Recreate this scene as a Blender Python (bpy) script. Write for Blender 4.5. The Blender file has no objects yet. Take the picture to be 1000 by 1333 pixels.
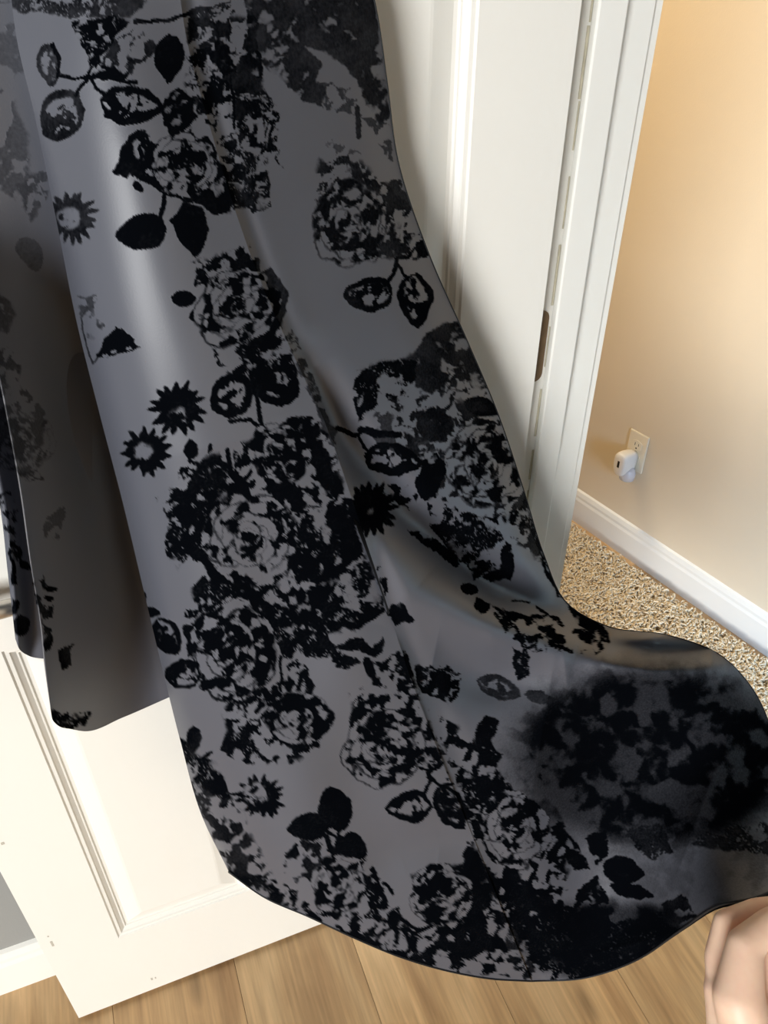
import bpy, bmesh, math, random
import numpy as np
from mathutils import Vector, Matrix

# ------------------------------------------------------------------ camera, world, lights
H = 1.42                      # lens height above the floor
F = 1001.0                    # focal length in pixels of a 1000x1333 frame
PITCH = math.radians(35.6)
AZ = math.radians(68.6)       # direction of the door as seen from the lens
scene = bpy.context.scene
COL = scene.collection
Dv = (math.sin(AZ), math.cos(AZ))      # door axis  -> world +X
Nv = (-math.cos(AZ), math.sin(AZ))     # door depth -> world +Y
cp, sp = math.cos(PITCH), math.sin(PITCH)

def ray(px, py):
    a, b, c = px - 500.0, 666.5 - py, F
    yy = c * cp + b * sp
    zz = -c * sp + b * cp
    return np.array([a * Dv[0] + yy * Dv[1], a * Nv[0] + yy * Nv[1], zz])
def on_y(px, py, Y):
    r = ray(px, py); return Vector(r * (Y / r[1])) + Vector((0, 0, H))
def on_z(px, py, Z):
    r = ray(px, py); return Vector(r * ((Z - H) / r[2])) + Vector((0, 0, H))
def at_depth(px, py, d):
    return Vector(ray(px, py) * (d / F)) + Vector((0, 0, H))

cam_d = bpy.data.cameras.new('camera')
cam_d.sensor_fit = 'VERTICAL'; cam_d.sensor_height = 36.0
cam_d.lens = F / 1333.0 * 36.0
cam_d.clip_start = 0.02
cam = bpy.data.objects.new('camera', cam_d); COL.objects.link(cam)
fw = Vector((cp * Dv[1], cp * Nv[1], -sp)); upv = Vector((sp * Dv[1], sp * Nv[1], cp)); rt = fw.cross(upv)
M = Matrix((rt, upv, -fw)).transposed().to_4x4(); M.translation = Vector((0, 0, H))
cam.matrix_world = M
scene.camera = cam

world = bpy.data.worlds.new('world'); scene.world = world; world.use_nodes = True
world.node_tree.nodes['Background'].inputs[0].default_value = (0.80, 0.88, 1.0, 1)
world.node_tree.nodes['Background'].inputs[1].default_value = 0.055

def area(name, loc, target, sx, sy, power, color):
    l = bpy.data.lights.new(name, 'AREA'); l.shape = 'RECTANGLE'; l.size = sx; l.size_y = sy
    l.energy = power; l.color = color
    o = bpy.data.objects.new(name, l); COL.objects.link(o); o.location = loc
    o.rotation_euler = (Vector(target) - Vector(loc)).to_track_quat('-Z', 'Y').to_euler()
    return o
area('window_daylight', (-4.4, -4.3, 1.7), (0.2, 0.6, 0.9), 2.6, 2.2, 550, (0.98, 0.985, 0.98))
area('hall_window_daylight', (0.85, -1.0, 0.85), (1.80, 0.45, 0.25), 0.4, 0.8, 11, (0.36, 0.62, 1.0)).data.spread = math.radians(60)
area('hall_ceiling_lamp', (0.82, 2.30, 2.10), (1.2, 1.2, 0.4), 0.35, 0.35, 17, (1.0, 0.85, 0.60))
scene.view_settings.view_transform = 'Standard'
scene.view_settings.look = 'None'
scene.view_settings.exposure = 0.1
scene.view_settings.gamma = 1.0
scene.view_settings.use_curve_mapping = False

# ------------------------------------------------------------------ helpers
def mat(name):
    m = bpy.data.materials.new(name); m.use_nodes = True
    nt = m.node_tree; return m, nt, nt.nodes['Principled BSDF']
def simple(name, col, rough=0.5, spec=0.5, bump=0.0, bscale=200.0, var=0.0, vscale=6.0, metallic=0.0):
    m, nt, b = mat(name)
    b.inputs['Roughness'].default_value = rough; b.inputs['Specular IOR Level'].default_value = spec
    b.inputs['Metallic'].default_value = metallic
    b.inputs['Base Color'].default_value = (*col, 1)
    tc = nt.nodes.new('ShaderNodeTexCoord')
    if var:
        n = nt.nodes.new('ShaderNodeTexNoise'); n.inputs['Scale'].default_value = vscale; n.inputs['Detail'].default_value = 5
        nt.links.new(tc.outputs['Object'], n.inputs['Vector'])
        mx = nt.nodes.new('ShaderNodeMix'); mx.data_type = 'RGBA'
        mx.inputs['A'].default_value = (*[c * (1 - var) for c in col], 1); mx.inputs['B'].default_value = (*[min(1, c * (1 + var)) for c in col], 1)
        nt.links.new(n.outputs['Fac'], mx.inputs['Factor']); nt.links.new(mx.outputs['Result'], b.inputs['Base Color'])
    if bump:
        n2 = nt.nodes.new('ShaderNodeTexNoise'); n2.inputs['Scale'].default_value = bscale; n2.inputs['Detail'].default_value = 3
        nt.links.new(tc.outputs['Object'], n2.inputs['Vector'])
        bp = nt.nodes.new('ShaderNodeBump'); bp.inputs['Strength'].default_value = bump; bp.inputs['Distance'].default_value = 0.002
        nt.links.new(n2.outputs['Fac'], bp.inputs['Height']); nt.links.new(bp.outputs['Normal'], b.inputs['Normal'])
    return m

def link(name, me, m=None, parent=None):
    o = bpy.data.objects.new(name, me); COL.objects.link(o)
    if m is not None and me is not None and not me.materials: me.materials.append(m)
    if parent is not None: o.parent = parent
    return o
def empty(name, loc=(0, 0, 0)):
    o = bpy.data.objects.new(name, None); COL.objects.link(o); o.location = loc; o.empty_display_size = 0.05
    return o
def bm_obj(name, bm, m, parent=None, smooth=False):
    me = bpy.data.meshes.new(name); bm.normal_update(); bm.to_mesh(me); bm.free()
    if smooth:
        for p in me.polygons: p.use_smooth = True
    return link(name, me, m, parent)
def add_box(bm, x0, x1, y0, y1, z0, z1, bev=0.0):
    vs = [bm.verts.new((x, y, z)) for x in (x0, x1) for y in (y0, y1) for z in (z0, z1)]
    fs = [(0, 1, 3, 2), (4, 6, 7, 5), (0, 4, 5, 1), (2, 3, 7, 6), (0, 2, 6, 4), (1, 5, 7, 3)]
    fl = [bm.faces.new([vs[i] for i in f]) for f in fs]
    if bev:
        es = list({e for f in fl for e in f.edges})
        bmesh.ops.bevel(bm, geom=es, offset=bev, segments=2, affect='EDGES', profile=0.5)
def box(name, x0, x1, y0, y1, z0, z1, m, parent=None, bev=0.0):
    bm = bmesh.new(); add_box(bm, x0, x1, y0, y1, z0, z1, bev); return bm_obj(name, bm, m, parent)
def struct(o): o['kind'] = 'structure'; return o
def tag(o, label, cat, group=None):
    o['label'] = label; o['category'] = cat
    if group: o['group'] = group
    return o
def extrude_profile(name, prof, x0, x1, m, parent=None):
    """prof: (y, z) outline, extruded along x"""
    bm = bmesh.new()
    a = [bm.verts.new((x0, y, z)) for y, z in prof]; b = [bm.verts.new((x1, y, z)) for y, z in prof]
    n = len(prof)
    for i in range(n):
        j = (i + 1) % n; bm.faces.new((a[i], a[j], b[j], b[i]))
    bm.faces.new(a[::-1]); bm.faces.new(b)
    bmesh.ops.recalc_face_normals(bm, faces=bm.faces)
    return bm_obj(name, bm, m, parent)
def tube(pts, rad, seg=8, cap=True):
    """closed tube mesh data round a polyline; rad scalar or list"""
    bm = bmesh.new(); n = len(pts); rings = []
    P = [Vector(p) for p in pts]
    prev = None
    for i in range(n):
        t = (P[min(i + 1, n - 1)] - P[max(i - 1, 0)]).normalized()
        ref = prev if prev is not None else (Vector((0, 0, 1)) if abs(t.z) < 0.9 else Vector((1, 0, 0)))
        a = (ref - t * ref.dot(t)).normalized(); prev = a
        b = t.cross(a); r = rad[i] if hasattr(rad, '__len__') else rad
        rings.append([bm.verts.new(P[i] + (a * math.cos(k * 2 * math.pi / seg) + b * math.sin(k * 2 * math.pi / seg)) * r) for k in range(seg)])
    for i in range(n - 1):
        for k in range(seg):
            bm.faces.new((rings[i][k], rings[i][(k + 1) % seg], rings[i + 1][(k + 1) % seg], rings[i + 1][k]))
    if cap: bm.faces.new(rings[0][::-1]); bm.faces.new(rings[-1])
    return bm

# ------------------------------------------------------------------ materials of the room
M_door = simple('white_door_paint', (0.84, 0.82, 0.76), 0.38, 0.45, bump=0.10, bscale=90, var=0.02, vscale=5)
M_trim = simple('white_trim_paint', (0.84, 0.83, 0.78), 0.40, 0.45, var=0.03, vscale=8)
M_grime = simple('worn_trim_edge', (0.56, 0.52, 0.40), 0.7, 0.2, var=0.3, vscale=60)
M_beige = simple('beige_wall_paint', (0.75, 0.64, 0.48), 0.85, 0.2, bump=0.15, bscale=260, var=0.02)
M_greyw = simple('grey_wall_paint', (0.30, 0.30, 0.285), 0.85, 0.2, bump=0.15, bscale=260, var=0.02)
M_hinge = simple('bronze_hinge', (0.20, 0.13, 0.07), 0.45, 0.5, var=0.3, vscale=70, metallic=0.3)
M_nickel = simple('satin_nickel', (0.62, 0.58, 0.52), 0.30, 0.5, metallic=0.9)
M_ivory = simple('ivory_plastic', (0.85, 0.76, 0.58), 0.4, 0.5)
M_whitep = simple('white_plastic', (0.86, 0.82, 0.76), 0.35, 0.5)
M_slot = simple('dark_slot', (0.015, 0.012, 0.01), 0.6, 0.2)
M_screw = simple('painted_screw', (0.55, 0.46, 0.32), 0.4, 0.5)
M_under = simple('subfloor_gap', (0.06, 0.035, 0.02), 0.8, 0.1)  # dark brown subfloor seen between the planks
M_clear, nt, b = mat('frosted_clear_plastic')
b.inputs['Base Color'].default_value = (0.95, 0.95, 1.0, 1); b.inputs['Roughness'].default_value = 0.25
b.inputs['Transmission Weight'].default_value = 0.45; b.inputs['IOR'].default_value = 1.45

def wood_material():
    m, nt, b = mat('oak_plank')
    tc = nt.nodes.new('ShaderNodeTexCoord'); oi = nt.nodes.new('ShaderNodeObjectInfo')
    off = nt.nodes.new('ShaderNodeVectorMath'); off.operation = 'SCALE'; off.inputs[0].default_value = (13.0, 7.0, 3.0)
    nt.links.new(oi.outputs['Random'], off.inputs['Scale'])
    add = nt.nodes.new('ShaderNodeVectorMath'); add.operation = 'ADD'
    nt.links.new(tc.outputs['Object'], add.inputs[0]); nt.links.new(off.outputs[0], add.inputs[1])
    mp = nt.nodes.new('ShaderNodeMapping'); mp.inputs['Scale'].default_value = (9, 1.6, 9)
    nt.links.new(add.outputs[0], mp.inputs['Vector'])
    n1 = nt.nodes.new('ShaderNodeTexNoise'); n1.inputs['Scale'].default_value = 1.0; n1.inputs['Detail'].default_value = 6; n1.inputs['Distortion'].default_value = 0.8
    nt.links.new(mp.outputs[0], n1.inputs['Vector'])
    r1 = nt.nodes.new('ShaderNodeValToRGB'); e = r1.color_ramp.elements
    e[0].position = 0.30; e[0].color = (0.38, 0.22, 0.10, 1); e[1].position = 0.72; e[1].color = (0.78, 0.54, 0.29, 1)
    k = e.new(0.5); k.color = (0.60, 0.385, 0.19, 1)
    nt.links.new(n1.outputs['Fac'], r1.inputs['Fac'])
    mp2 = nt.nodes.new('ShaderNodeMapping'); mp2.inputs['Scale'].default_value = (150, 7, 150)
    nt.links.new(add.outputs[0], mp2.inputs['Vector'])
    n2 = nt.nodes.new('ShaderNodeTexNoise'); n2.inputs['Scale'].default_value = 1.0; n2.inputs['Detail'].default_value = 4
    nt.links.new(mp2.outputs[0], n2.inputs['Vector'])
    mr = nt.nodes.new('ShaderNodeMapRange'); mr.inputs['From Min'].default_value = 0.3; mr.inputs['From Max'].default_value = 0.7
    mr.inputs['To Min'].default_value = 0.82; mr.inputs['To Max'].default_value = 1.15
    nt.links.new(n2.outputs['Fac'], mr.inputs['Value'])
    # knots
    mp3 = nt.nodes.new('ShaderNodeMapping'); mp3.inputs['Scale'].default_value = (9, 3.2, 9)
    nt.links.new(add.outputs[0], mp3.inputs['Vector'])
    vo = nt.nodes.new('ShaderNodeTexVoronoi'); vo.inputs['Scale'].default_value = 1.0
    nt.links.new(mp3.outputs[0], vo.inputs['Vector'])
    kr = nt.nodes.new('ShaderNodeMapRange'); kr.inputs['From Min'].default_value = 0.03; kr.inputs['From Max'].default_value = 0.16
    kr.inputs['To Min'].default_value = 0.35; kr.inputs['To Max'].default_value = 1.0
    nt.links.new(vo.outputs['Distance'], kr.inputs['Value'])
    tone = nt.nodes.new('ShaderNodeMapRange'); tone.inputs['To Min'].default_value = 0.80; tone.inputs['To Max'].default_value = 1.12
    nt.links.new(oi.outputs['Random'], tone.inputs['Value'])
    m1 = nt.nodes.new('ShaderNodeMath'); m1.operation = 'MULTIPLY'; nt.links.new(mr.outputs[0], m1.inputs[0]); nt.links.new(kr.outputs[0], m1.inputs[1])
    m2 = nt.nodes.new('ShaderNodeMath'); m2.operation = 'MULTIPLY'; nt.links.new(m1.outputs[0], m2.inputs[0]); nt.links.new(tone.outputs[0], m2.inputs[1])
    sc = nt.nodes.new('ShaderNodeVectorMath'); sc.operation = 'SCALE'
    nt.links.new(r1.outputs['Color'], sc.inputs[0]); nt.links.new(m2.outputs[0], sc.inputs['Scale'])
    nt.links.new(sc.outputs[0], b.inputs['Base Color'])
    b.inputs['Roughness'].default_value = 0.42
    bp = nt.nodes.new('ShaderNodeBump'); bp.inputs['Strength'].default_value = 0.25; bp.inputs['Distance'].default_value = 0.001
    nt.links.new(n2.outputs['Fac'], bp.inputs['Height']); nt.links.new(bp.outputs['Normal'], b.inputs['Normal'])
    return m
M_wood = wood_material()

# ------------------------------------------------------------------ floor of planks
DY = 0.4845 * H                        # y of the door's visible face
floor = struct(box('floor', -2.4, 2.6, -1.6, 3.6, -0.05, -0.0035, M_under))
rnd = random.Random(5)
PW, PL = 0.205, 1.22
plank_bm = bmesh.new(); add_box(plank_bm, -PW / 2 + 0.0003, PW / 2 - 0.0003, -PL / 2 + 0.0003, PL / 2 - 0.0003, -0.012, 0, 0.0007)
plank_me = bpy.data.meshes.new('plank'); plank_bm.to_mesh(plank_me); plank_bm.free(); plank_me.materials.append(M_wood)
for i in range(-7, 12):
    oy = (i * 0.437) % PL
    for j in range(-2, 3):
        x = 0.603 - 0.1025 + i * PW; y = oy + j * PL + 0.2
        if x < -1.3 or x > 2.0 or y - PL / 2 > 3.3 or y + PL / 2 < -1.0: continue
        o = link('plank', plank_me, None, floor); o.location = (x, y, 0)

# ------------------------------------------------------------------ grey wall behind the door
WY = DY + 0.102
struct(box('wall_back', -2.4, 0.455, WY, WY + 0.1, 0, 2.45, M_greyw))
def base_prof(y0, sgn):
    return [(y0, 0.0), (y0 + sgn * 0.013, 0.0), (y0 + sgn * 0.013, 0.078), (y0 + sgn * 0.010, 0.086), (y0 + sgn * 0.010, 0.094), (y0 + sgn * 0.006, 0.106), (y0, 0.110)]
struct(extrude_profile('baseboard_back', base_prof(WY, -1), -2.4, 0.455, M_trim))

# ------------------------------------------------------------------ doorway wall, jamb, stop, casing
XD0, XD1 = -0.1890 * H, 0.4555      # door edges
JY = DY + 0.035                         # jamb face
JX0, JX1 = XD1 + 0.003, 0.5620
struct(box('wall_doorway', JX0 + 0.002, JX1 - 0.001, JY + 0.0185, 3.4, 0, 2.45, M_beige))
struct(box('wall_near', JX0 + 0.002, JX1 - 0.001, -3.4, -0.04, 0, 2.45, M_beige))
jamb = struct(box('trim_1', JX0, JX1, JY, JY + 0.018, 0, 2.06, M_trim, bev=0.001))
box('door_stop', 0.4905, 0.5235, JY - 0.011, JY - 0.0001, 0, 2.05, M_trim, jamb, bev=0.002)
bm = bmesh.new(); r5 = random.Random(3)
z = 0.02
while z < 1.9:                          # chipped paint along the rabbet corner
    L = r5.uniform(0.01, 0.07); w = r5.uniform(0.0008, 0.0026)
    add_box(bm, 0.4905 - w, 0.49049, JY - 0.0012, JY - 0.0001, z, z + L); z += L + r5.uniform(0.0, 0.03)
bm_obj('paint_wear', bm, M_grime, jamb)
# casing round the doorway on the hall side (seen edge on) : profile swept upward
bm = bmesh.new()
cpf = [(JX1, JY + 0.004), (JX1 + 0.011, JY + 0.004), (JX1 + 0.014, JY + 0.012), (JX1 + 0.010, JY + 0.030), (JX1 + 0.016, JY + 0.045), (JX1 + 0.016, JY + 0.060), (JX1, JY + 0.061)]
lo = [bm.verts.new((x, y, 0)) for x, y in cpf]; hi = [bm.verts.new((x, y, 2.08)) for x, y in cpf]
for i in range(len(cpf)):
    j = (i + 1) % len(cpf); bm.faces.new((lo[i], lo[j], hi[j], hi[i]))
bm.faces.new(lo[::-1]); bm.faces.new(hi); bmesh.ops.recalc_face_normals(bm, faces=bm.faces)
bm_obj('casing', bm, M_trim, jamb)
# hinge leaves let into the jamb, half hidden by the open door
def hinge(zc, name):
    bm = bmesh.new(); hh, ww, rr = 0.0445, 0.0275, 0.010
    pts = [(0, -hh), (ww - rr, -hh)] + [(ww - rr + rr * math.sin(a), -hh + rr - rr * math.cos(a)) for a in np.linspace(0, math.pi / 2, 7)[1:]]
    pts += [(ww - rr + rr * math.cos(a), hh - rr + rr * math.sin(a)) for a in np.linspace(0, math.pi / 2, 7)] + [(0, hh)]
    f = [bm.verts.new((JX0 + 0.001 + p[0], JY - 0.0016, zc + p[1])) for p in pts]; k = [bm.verts.new((JX0 + 0.001 + p[0], JY + 0.001, zc + p[1])) for p in pts]
    bm.faces.new(f); bm.faces.new(k[::-1])
    for i in range(len(pts)):
        j = (i + 1) % len(pts); bm.faces.new((f[i], k[i], k[j], f[j]))
    bmesh.ops.recalc_face_normals(bm, faces=bm.faces)
    o = bm_obj(name, bm, M_hinge, jamb); return o
for zc in (0.30, 1.052, 1.80): hinge(zc, 'hinge_leaf')

# ------------------------------------------------------------------ beige wall of the hall
def camfr(x, y): return Vector((x * H * Dv[0] + y * H * Dv[1], x * H * Nv[0] + y * H * Nv[1], 0))
W1, W2 = camfr(0.417, 1.379), camfr(0.683, 0.965)
wdir = (W2 - W1).normalized()           # along the wall, towards the lens
wnor = Vector((wdir.y, -wdir.x, 0))     # out of the wall
if wnor.dot(-W1) < 0: wnor = -wnor
def hall(s, o, z): return W1 + wdir * s + wnor * o + Vector((0, 0, z))
def to_hall(p):
    d = p - W1; return d.dot(wdir), d.dot(wnor), p.z
wang = math.atan2(wdir.y, wdir.x)
def place_hall(o):                      # local x along the wall, local y into the wall
    o.matrix_world = Matrix.Translation(W1) @ Matrix((( wdir.x, -wnor.x, 0, 0), (wdir.y, -wnor.y, 0, 0), (0, 0, 1, 0), (0, 0, 0, 1)))
    return o
struct(place_hall(box('wall_right', -2.2, 2.2, 0.0, 0.1, 0, 2.45, M_beige)))
struct(place_hall(extrude_profile('baseboard_right', base_prof(0.0, -1), -2.2, 2.2, M_trim)))
def ray_wall(px, py, off=0.0):
    r = Vector(ray(px, py)); p0 = Vector((0, 0, H)); c = W1 + wnor * off
    t = (c - p0).dot(wnor) / r.dot(wnor); return p0 + r * t

# ------------------------------------------------------------------ the six-panel door
door = struct(empty('door_1', (XD0, DY, 0)))
DW, DT, DZ0, DZ1 = XD1 - XD0, 0.035, 0.010, 2.035
px_ = [(0.100, 0.305), (DW - 0.305, DW - 0.100)]
pz_ = [(0.200, 0.822), (0.990, 1.640), (1.740, 1.925)]
rects = [(a, b_, c, d) for a, b_ in px_ for c, d in pz_]
bm = bmesh.new()                         # slab with six openings
xs = sorted({0, DW} | {v for r in px_ for v in r}); zs = sorted({DZ0, DZ1} | {v for r in pz_ for v in r})
for i in range(len(xs) - 1):
    for j in range(len(zs) - 1):
        hole = any(abs(xs[i] - r[0]) < 1e-6 and abs(zs[j] - r[2]) < 1e-6 for r in rects)
        if not hole: add_box(bm, xs[i], xs[i + 1], 0, DT, zs[j], zs[j + 1])
bmesh.ops.remove_doubles(bm, verts=bm.verts, dist=1e-5)
from collections import defaultdict
fc = defaultdict(list)
for f in bm.faces: fc[tuple(sorted(v.index for v in f.verts))].append(f)
bm.verts.index_update()
fc = defaultdict(list)
for f in bm.faces: fc[tuple(sorted(v.index for v in f.verts))].append(f)
bmesh.ops.delete(bm, geom=[f for l in fc.values() if len(l) > 1 for f in l], context='FACES_ONLY')
bm_obj('slab', bm, M_door, door)
PROF = [(0, 0.0), (0.002, 0.0022), (0.006, 0.0026), (0.0075, 0.0045), (0.0115, 0.0075), (0.0135, 0.0078), (0.015, 0.0100), (0.019, 0.0102), (0.040, 0.0040), (0.043, 0.0036)]
for (x0, x1, z0, z1) in rects:
    bm = bmesh.new(); rings = []
    for ins, dep in PROF:
        rings.append([bm.verts.new((x, dep, zz)) for x, zz in ((x0 + ins, z0 + ins), (x1 - ins, z0 + ins), (x1 - ins, z1 - ins), (x0 + ins, z1 - ins))])
    for a, b_ in zip(rings, rings[1:]):
        for k in range(4): bm.faces.new((a[k], a[(k + 1) % 4], b_[(k + 1) % 4], b_[k]))
    bm.faces.new(rings[-1])
    back = [bm.verts.new((x, DT - 0.004, zz)) for x, zz in ((x0, z0), (x1, z0), (x1, z1), (x0, z1))]
    bm.faces.new(back[::-1])
    bm_obj('panel', bm, M_door, door)
# lever handle on the lock rail
lz = 0.905; lx = 0.058
bm = tube([(lx, -0.009, lz), (lx, -0.007, lz), (lx, 0.0, lz)], [0.030, 0.033, 0.033], 28)
lev = bm_obj('lever_handle', bm, M_nickel, door, True)
bm_obj('spindle', tube([(lx, -0.009, lz), (lx, -0.036, lz)], 0.010, 16), M_nickel, lev, True)
pts = [(lx - 0.012, -0.034, lz), (lx, -0.036, lz), (lx + 0.03, -0.038, lz + 0.002), (lx + 0.055, -0.036, lz + 0.001), (lx + 0.075, -0.033, lz - 0.001), (lx + 0.085, -0.031, lz - 0.003)]
bm_obj('lever', tube(pts, [0.008, 0.011, 0.010, 0.0095, 0.009, 0.006], 14), M_nickel, lev, True)
# scuffs on the door bottom
bm = bmesh.new()
for (qx, qy, w, h_) in ((68, 1232, 0.003, 0.014), (62, 1220, 0.002, 0.003), (2, 1100, 0.004, 0.005), (197, 1276, 0.003, 0.007), (202, 1274, 0.002, 0.005)):
    p = on_y(qx, qy, DY) - Vector((XD0, DY, 0)); add_box(bm, p.x, p.x + w, -0.0003, 0.0002, p.z, p.z + h_)
bm_obj('scuff_marks', bm, simple('scuff', (0.50, 0.47, 0.40), 0.6, 0.2), door)

# ------------------------------------------------------------------ shag runner
rug = empty('shag_rug'); place_hall(rug)
tag(rug, 'tan shag runner rug along the beige wall beside the doorway', 'rug')
M_rugb = simple('rug_backing', (0.50, 0.37, 0.22), 0.95, 0.05)
m, nt, b = mat('shag_pile'); M_pile = m
tc = nt.nodes.new('ShaderNodeTexCoord'); n = nt.nodes.new('ShaderNodeTexNoise'); n.inputs['Scale'].default_value = 30; n.inputs['Detail'].default_value = 4
nt.links.new(tc.outputs['Object'], n.inputs['Vector'])
rp = nt.nodes.new('ShaderNodeValToRGB'); e = rp.color_ramp.elements
e[0].position = 0.30; e[0].color = (0.70, 0.56, 0.38, 1); e[1].position = 0.72; e[1].color = (0.92, 0.80, 0.60, 1)
nt.links.new(n.outputs['Fac'], rp.inputs['Fac']); nt.links.new(rp.outputs['Color'], b.inputs['Base Color'])
b.inputs['Roughness'].default_value = 0.95; b.inputs['Specular IOR Level'].default_value = 0.1
RS0, RS1, RO0, RO1 = -0.75, 0.95, 0.056, 0.52
bk = box('backing', RS0, RS1, -RO1, -RO0, 0.0005, 0.010, M_rugb, rug, 0.003)
rng = np.random.default_rng(11)
NT = 40000
ts = rng.uniform(RS0, RS1, NT); to = -rng.uniform(RO0 + 0.002, RO1, NT)
ang = rng.uniform(0, 2 * np.pi, NT); ln = rng.uniform(0.022, 0.044, NT); lean = rng.uniform(0.25, 1.15, NT); rad = rng.uniform(0.0022, 0.0042, NT)
hz = rng.uniform(0.012, 0.024, NT)
SEG, SD = 4, 3
V = np.zeros((NT, SEG + 1, SD, 3)); curl = rng.uniform(-0.6, 0.9, NT)
for k in range(SEG + 1):
    t = k / SEG
    along = ln * lean * t * (1 - 0.25 * t); up = hz * np.sin(np.pi * (0.15 + 0.62 * t))
    side = ln * 0.35 * curl * np.sin(t * 3.0)
    cx = ts + np.cos(ang) * along - np.sin(ang) * side; cy = to + np.sin(ang) * along + np.cos(ang) * side
    cy = np.minimum(cy, -RO0 + 0.010 * rng.random(NT)); cz = 0.006 + up + t * 0.004
    rr = rad * (1.0 - 0.65 * t ** 2)
    for q in range(SD):
        a = q * 2 * np.pi / SD + ang
        V[:, k, q, 0] = cx - np.sin(ang) * np.cos(a) * rr; V[:, k, q, 1] = cy + np.cos(ang) * np.cos(a) * rr; V[:, k, q, 2] = cz + np.sin(a) * rr
base = (np.arange(NT) * (SEG + 1) * SD)[:, None]
fl = []
for k in range(SEG):
    for q in range(SD):
        fl.append([k * SD + q, k * SD + (q + 1) % SD, (k + 1) * SD + (q + 1) % SD, (k + 1) * SD + q])
fl = np.array(fl).reshape(1, -1) + base
def mesh_quads(name, verts, quads):
    me = bpy.data.meshes.new(name); nv = len(verts); nq = len(quads)
    me.vertices.add(nv); me.vertices.foreach_set('co', np.ascontiguousarray(verts, dtype=np.float32).ravel())
    me.loops.add(nq * 4); me.loops.foreach_set('vertex_index', np.ascontiguousarray(quads, dtype=np.int32).ravel())
    me.polygons.add(nq); me.polygons.foreach_set('loop_start', np.arange(0, nq * 4, 4, dtype=np.int32))
    me.update(calc_edges=True); me.validate()
    me.polygons.foreach_set('use_smooth', np.ones(len(me.polygons), dtype=bool))
    return me
pile = link('pile', mesh_quads('pile', V.reshape(-1, 3), fl.reshape(-1, 4)), M_pile, rug); pile['kind'] = 'stuff'

# ------------------------------------------------------------------ wall outlet and plug-in
c_tl, c_tr, c_br = (ray_wall(823, 557), ray_wall(847.5, 567.5), ray_wall(837.5, 616))
s0, _, ztop = to_hall(c_tl); s1, _, _ = to_hall(c_tr); _, _, zbot = to_hall(c_br)
zbot = ztop - 0.114
so = (s0 + s1) / 2; print('OUTLET', s0, s1, ztop, zbot)
outlet = empty('wall_outlet'); outlet.matrix_world = Matrix.Translation(hall(so, 0, (ztop + zbot) / 2)) @ Matrix(((wdir.x, -wnor.x, 0, 0), (wdir.y, -wnor.y, 0, 0), (0, 0, 1, 0), (0, 0, 0, 1)))
tag(outlet, 'ivory duplex outlet cover plate on the beige wall above the baseboard', 'outlet')
ow = (s1 - s0) / 2
box('cover_plate', -ow, ow, -0.0055, 0, -0.057, 0.057, M_ivory, outlet, 0.0025)
for zc in (0.020, -0.020):
    bm = bmesh.new()
    ring = [(0.0165 * max(-1, min(1, 1.25 * math.cos(a))), 0.0145 * math.sin(a)) for a in np.linspace(0, 2 * math.pi, 28, endpoint=False)]
    f = [bm.verts.new((x, -0.0072, z + zc)) for x, z in ring]; k = [bm.verts.new((x, -0.005, z + zc)) for x, z in ring]
    bm.faces.new(f)
    for i in range(28): bm.faces.new((f[i], k[i], k[(i + 1) % 28], f[(i + 1) % 28]))
    bmesh.ops.recalc_face_normals(bm, faces=bm.faces)
    rc = bm_obj('receptacle', bm, M_ivory, outlet)
    for dx, hh in ((-0.006, 0.0045), (0.006, 0.0036)):
        box('slot', dx - 0.0009, dx + 0.0009, -0.0075, -0.0071, zc - hh + 0.003, zc + hh + 0.003, M_slot, rc)
    bm_obj('ground_hole', tube([(0, -0.0076, zc - 0.0085), (0, -0.0071, zc - 0.0085)], 0.0023, 12), M_slot, rc)
bm_obj('screw', tube([(0, -0.0078, 0), (0, -0.0055, 0)], 0.0033, 14), M_screw, outlet)
# plug-in diffuser: rounded housing, dark slot, clear bulb below
plug = empty('plug_in_air_freshener')
plug.matrix_world = outlet.matrix_world @ Matrix.Translation((-0.004, -0.0078, -0.020))
tag(plug, 'white plug-in air freshener with dark slot plugged into the ivory outlet', 'air freshener')
bm = bmesh.new(); rings = []
NS = 32
def hous(y, k, dz=0.0):
    out = []
    for a in np.linspace(0, 2 * math.pi, NS, endpoint=False):
        cx, cz = math.cos(a), math.sin(a)
        x = 0.0215 * k * math.copysign(abs(cx) ** 0.75, cx); z = (0.028 if cz > 0 else 0.044) * k * math.copysign(abs(cz) ** (0.55 if cz > 0 else 0.85), cz) + dz
        out.append(bm.verts.new((x, y, z)))
    return out
for y, k in ((0, 0.80), (-0.012, 0.92), (-0.030, 1.0), (-0.044, 0.98), (-0.050, 0.92), (-0.053, 0.80), (-0.0545, 0.5)): rings.append(hous(y, k))
for a, b_ in zip(rings, rings[1:]):
    for i in range(NS): bm.faces.new((a[i], a[(i + 1) % NS], b_[(i + 1) % NS], b_[i]))
bm.faces.new(rings[0]); bm.faces.new(rings[-1]); bmesh.ops.recalc_face_normals(bm, faces=bm.faces)
bm_obj('housing', bm, M_whitep, plug, True)
box('vent_slot', -0.0035, 0.0035, -0.0552, -0.0535, -0.014, 0.006, M_slot, plug, 0.0005)
bm = tube([(0.010, -0.020, -0.018), (0.010, -0.020, -0.026), (0.010, -0.020, -0.040), (0.010, -0.020, -0.056), (0.010, -0.020, -0.062)], [0.010, 0.018, 0.0215, 0.020, 0.011], 24)
bm_obj('refill_bottle', bm, M_clear, plug, True)
for dx in (-0.006, 0.006): box('prong', dx - 0.0007, dx + 0.0007, -0.001, 0.0004, -0.003, 0.003, M_nickel, plug)

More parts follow.
